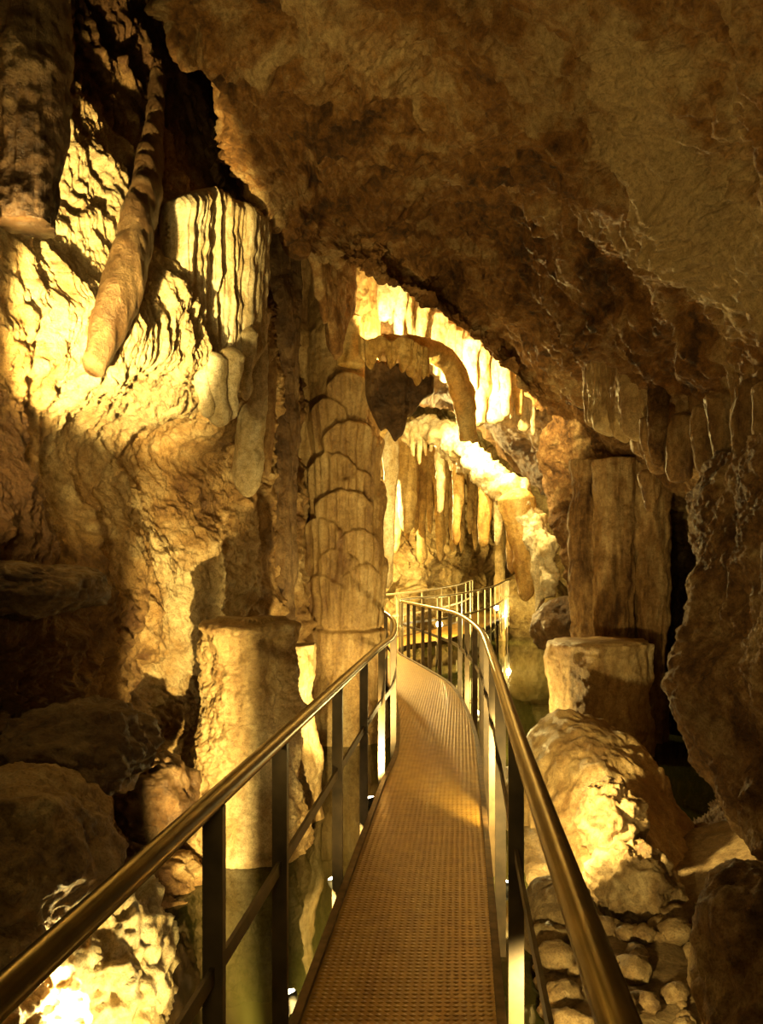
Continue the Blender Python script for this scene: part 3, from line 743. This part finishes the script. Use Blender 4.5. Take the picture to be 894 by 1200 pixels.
# columns and draperies of the right wall
for px, Y, r, lb in [(690,11.1,.15,'slim brown column nearest the pool in the row on the right wall'),(722,10.7,.20,'thick brown column second from the pool in the row on the right wall'),(762,10.6,.17,'dim column at the edge of the black recess on the right')]:
    lathe('flowstone_column', W(px, 800, Y), -1.4, W(px, 540, Y)[2], lambda t, r=r: r * (.85 + .5 * t), 110, 260, M['streak'], lb, 'column', rib_field(.06, 6, .06, 1.8))
GR = 'draperies hanging in a row on the right wall'
for px, y0, y1, Y, w in [(770,500,556,7.2,30),(800,500,566,6.6,34),(828,490,556,6.2,30),(850,480,572,5.8,34),(880,470,580,5.4,36),(905,470,570,5.,36),(760,560,600,8.6,18)]:
    stalactite(px, y0, y1, Y, w, M['streak'], 'brown drapery in the row hanging along the shelf of the right wall', GR, name='flowstone_drapery', tip=.6)
sheet([(745,470,540,8.4),(775,480,560,7.6),(805,478,566,7.0),(835,470,572,6.5),(865,462,580,6.0),(900,455,585,5.5),(960,450,580,5.)], M['streak'], 'long ragged brown curtain behind the row of draperies on the right wall', teeth=3.5, ragged=.4, thick=.14, flute=.10, nu=260, seed=11.)
sheet([(694,430,490,8.8),(708,430,512,8.2),(728,430,520,7.8),(750,430,515,7.5),(772,432,490,7.3)], M['flow'], 'broad pale fluted curtain on the right wall above the brown columns', teeth=3.5, ragged=.3, thick=.14, flute=.10, seed=13.)
stalactite(772, 455, 548, 6.8, 26, M['right'], 'long brown drapery right of the wide pale one on the right wall', name='flowstone_drapery', tip=.4)

# loose stones on the right bank
base = lump('stone', (0, 0, 0), (.06, .05, .04), M['stone'], 'small loose stone in the rubble on the right bank', 'stone', .25, 1.6, group='rubble on the right bank', seg=14, rings=10, seed=31)
var = [base] + [lump('stone', (0, 0, 0), (.06, .045, .035), M['stone'], 'small loose stone in the rubble on the right bank', 'stone', .3, 1.7, group='rubble on the right bank', seg=14, rings=10, seed=31 + k) for k in range(1, 5)]
def gz(x, y):
    i = np.clip((x + 9) / 18 * 419, 0, 418); j = np.clip((y + 2) / 38 * 619, 0, 618); a, b = int(i), int(j); u, v_ = i - a, j - b
    return (GZ[a, b] * (1 - u) + GZ[a + 1, b] * u) * (1 - v_) + (GZ[a, b + 1] * (1 - u) + GZ[a + 1, b + 1] * u) * v_
k = 0
while k < 70:
    y = random.uniform(3.5, 5.2); x = random.uniform(.09 * y + .42, .09 * y + 1.5)
    o = var[k] if k < len(var) else var[k % len(var)].copy()
    if k >= len(var): C.objects.link(o)
    s = random.choice([.5, .7, .9, 1.2, 1.7]); o.scale = (s, s, s); o.rotation_euler = (0, 0, random.uniform(0, 6.28))
    o.location = (x, y, gz(x, y) - .006 * s); k += 1

# ------------------------------------------------------------------ LAMPS
def flood_lamp(loc, aim, label, size=.06, lens_strength=True):
    root = empty('flood_lamp', loc, label, 'lamp')
    d = Vector(aim) - Vector(tuple(map(float, loc))); d.normalize()
    rot = d.to_track_quat('Y', 'Z')
    def place(vs): return [tuple(rot @ Vector(tuple(map(float, q)))) for q in vs]
    V = tube_mesh([(0, -size * 1.4, 0), (0, -size * .4, 0), (0, size * .2, 0)], [size * .55, size * .95, size], 20)
    v, f = caps(V); link_mesh('housing', place(v), f, M['black'], root)
    V = tube_mesh([(0, size * .16, 0), (0, size * .3, 0), (0, size * .42, 0)], [size * .9, size * .8, size * .4], 20)
    v, f = caps(V); link_mesh('lens', place(v), f, M['lens'], root)
    boxes('bracket', [obox((0, 0, -size * 1.3), (size * .3, 0, 0), (0, size * .12, 0), (0, 0, size * .5))], M['black'], root)
    return root

WARM = (1., .74, .25)
def light(name, kind, loc, power, aim=None, size=.05, cone=90, blend=.3, col=WARM):
    l = bpy.data.lights.new(name, kind); l.energy = power; l.color = col; l.shadow_soft_size = size
    if kind == 'SPOT': l.spot_size = math.radians(cone); l.spot_blend = blend
    o = bpy.data.objects.new(name, l); C.objects.link(o); o.location = tuple(map(float, loc)); set_props(o, kind='helper')
    if aim is not None:
        d = Vector(tuple(map(float, aim))) - o.location; o.rotation_euler = d.to_track_quat('-Z', 'Y').to_euler()
    return o
for loc, aim, lb in [
  (( -.245, 4.55, -.04), (-.9, 5.0, 2.), 'small lamp clipped to the left deck edge between the third and fourth near posts'),
  (( -.37, 3.3, -.04), (-1., 3.8, 2.), 'small lamp on the left deck edge nearest the bottom of the picture'),
  (( -.09, 6.15, -.04), (-.7, 6.6, 2.), 'small lamp on the left deck edge at the foot of the tiered column'),
  (( .665, 4.5, -.05), (1.4, 5.2, 2.), 'small lamp on the right deck edge beside the nearest post'),
  (( .82, 6.0, -.05), (1.5, 6.8, 2.), 'small lamp on the right deck edge in front of the flowstone dome'),
  ((1.30, 19.15, .42), (0, 0, 1.6), 'glaring floodlamp on the far footbridge, seen through the bend of the right handrail'),
  ((3.28, 24.3, .57), (0, 0, 1.6), 'glaring floodlamp at the far end of the footbridge over the pool'),
  ((1.13, 10.0, -.06), (3., 10.1, 1.), 'added small lamp on the right deck edge to brighten the pool stump')]:  # last fixture is added to go with the fill on the pool stump
    flood_lamp(loc, aim, lb, .045 if loc[1] < 12 else .085)
# LIGHTS-BEGIN
o = light('left_wall_lamp', 'SPOT', (-1.55, 3.1, 1.85), 2800, (-1.78, 6.1, 3.6), .04, 44, .35); o.scale = (.5, 1, 1)
light('alcove_fill', 'SPOT', (-1.5, 3.0, 1.95), 200, (-1.8, 6.6, 2.75), .1, 50, .8)  # second, weaker spot added beside the wall lamp to brighten the alcove
light('pillar_end_fill', 'POINT', W(22, 286, 3.3), 22, None, .03)  # unseen point added below the pillar to light its broken end
light('fringe_lamp', 'SPOT', W(462, 424, 10.38), 420, W(470, 340, 11.2), .04, 150, .3)
light('arch_lamp', 'SPOT', W(541, 470, 11.25), 520, W(572, 440, 12.4), .04, 150, .3)
light('ledge_fill', 'SPOT', W(570, 500, 13.0), 500, W(580, 570, 13.7), .04, 150, .4)  # unseen spot added over the ledge to brighten its top
light('chamber_wash_fill', 'POINT', (-1.0, 19.5, 3.4), 3600, None, .2)  # wash added behind the tiered column to fill the far chamber
light('chamber_front_fill', 'SPOT', (-.33, 14.0, 2.4), 900, (1.5, 24., 3.8), .05, 60, .6)  # extra unseen spot put in to lighten the far draperies
light('chamber_low_lamp', 'POINT', (1.6, 20.2, .5), 100, None, .06)
light('footbridge_lamp', 'POINT', (3.75, 25.2, .35), 200, None, .06)
l_ = light('walkway_left_lamp', 'SPOT', (-.29, 2.5, -.2), 3000, (-.60, 6.5, .65), .02, 62, .35); l_.scale = (.58, 1, 1)
light('walkway_right_lamp', 'SPOT', (.81, 4.95, .3), 300, (1.8, 6.6, .0), .04, 120, .4)
light('pool_stump_fill', 'POINT', (1.2, 9.9, .0), 110, None, .04)  # added point that brightens the left face of the pool stump
light('column_lamp', 'SPOT', (-.14, 6.3, -.02), 620, (-.4, 10.4, 2.5), .03, 76, .7)
light('post_lamp', 'SPOT', (.60, 2.65, .0), 150, (.60, 4., -.25), .03, 90, .5)
light('low_left_lamp', 'POINT', W(75, 1180, 3.35), 40, None, .03)
light('low_rock_fill', 'SPOT', (-.62, 2.75, -.42), 170, (-1.22, 3.7, -.2), .03, 52, .4)  # extra spot added to brighten the pale rock, no fixture
light('ceiling_wash_fill', 'SPOT', (-1.25, 1.9, 1.3), 140, (1.3, 5., 3.7), .12, 115, 1.)  # out-of-frame wash added to rake across the ceiling
light('overhang_fill', 'SPOT', (-1.5, 3.2, 1.9), 210, (-.5, 6.4, 4.7), .05, 56, 1.)  # added in place of wall lamp spill on the ceiling's left edge
light('deck_fill', 'SPOT', (-.2, -1.0, 1.9), 75, (.8, 5., 1.6), .4, 95, 1.)  # fill added behind the camera for the deck
# LIGHTS-END

w = bpy.data.worlds.new('cave dark'); bpy.context.scene.world = w; w.use_nodes = True
w.node_tree.nodes['Background'].inputs[0].default_value = (.9, .6, .25, 1); w.node_tree.nodes['Background'].inputs[1].default_value = .004

# ------------------------------------------------------------------ CAMERA AND VIEW
cam = bpy.data.cameras.new('camera'); co = bpy.data.objects.new('camera', cam); C.objects.link(co)
co.location = (0, 0, EYE); co.rotation_euler = (math.pi / 2, 0, 0)
cam.sensor_fit = 'AUTO'; cam.sensor_width = 36; cam.lens = 30; cam.shift_y = 70 / 1200; cam.clip_start = .02; cam.clip_end = 200
sc = bpy.context.scene; sc.camera = co
sc.view_settings.view_transform = 'Standard'; sc.view_settings.look = 'None'; sc.view_settings.gamma = 1; sc.view_settings.exposure = 0; sc.view_settings.use_curve_mapping = False
sc.cycles.max_bounces = 6; sc.cycles.diffuse_bounces = 3; sc.cycles.sample_clamp_indirect = 6; sc.cycles.use_denoising = True
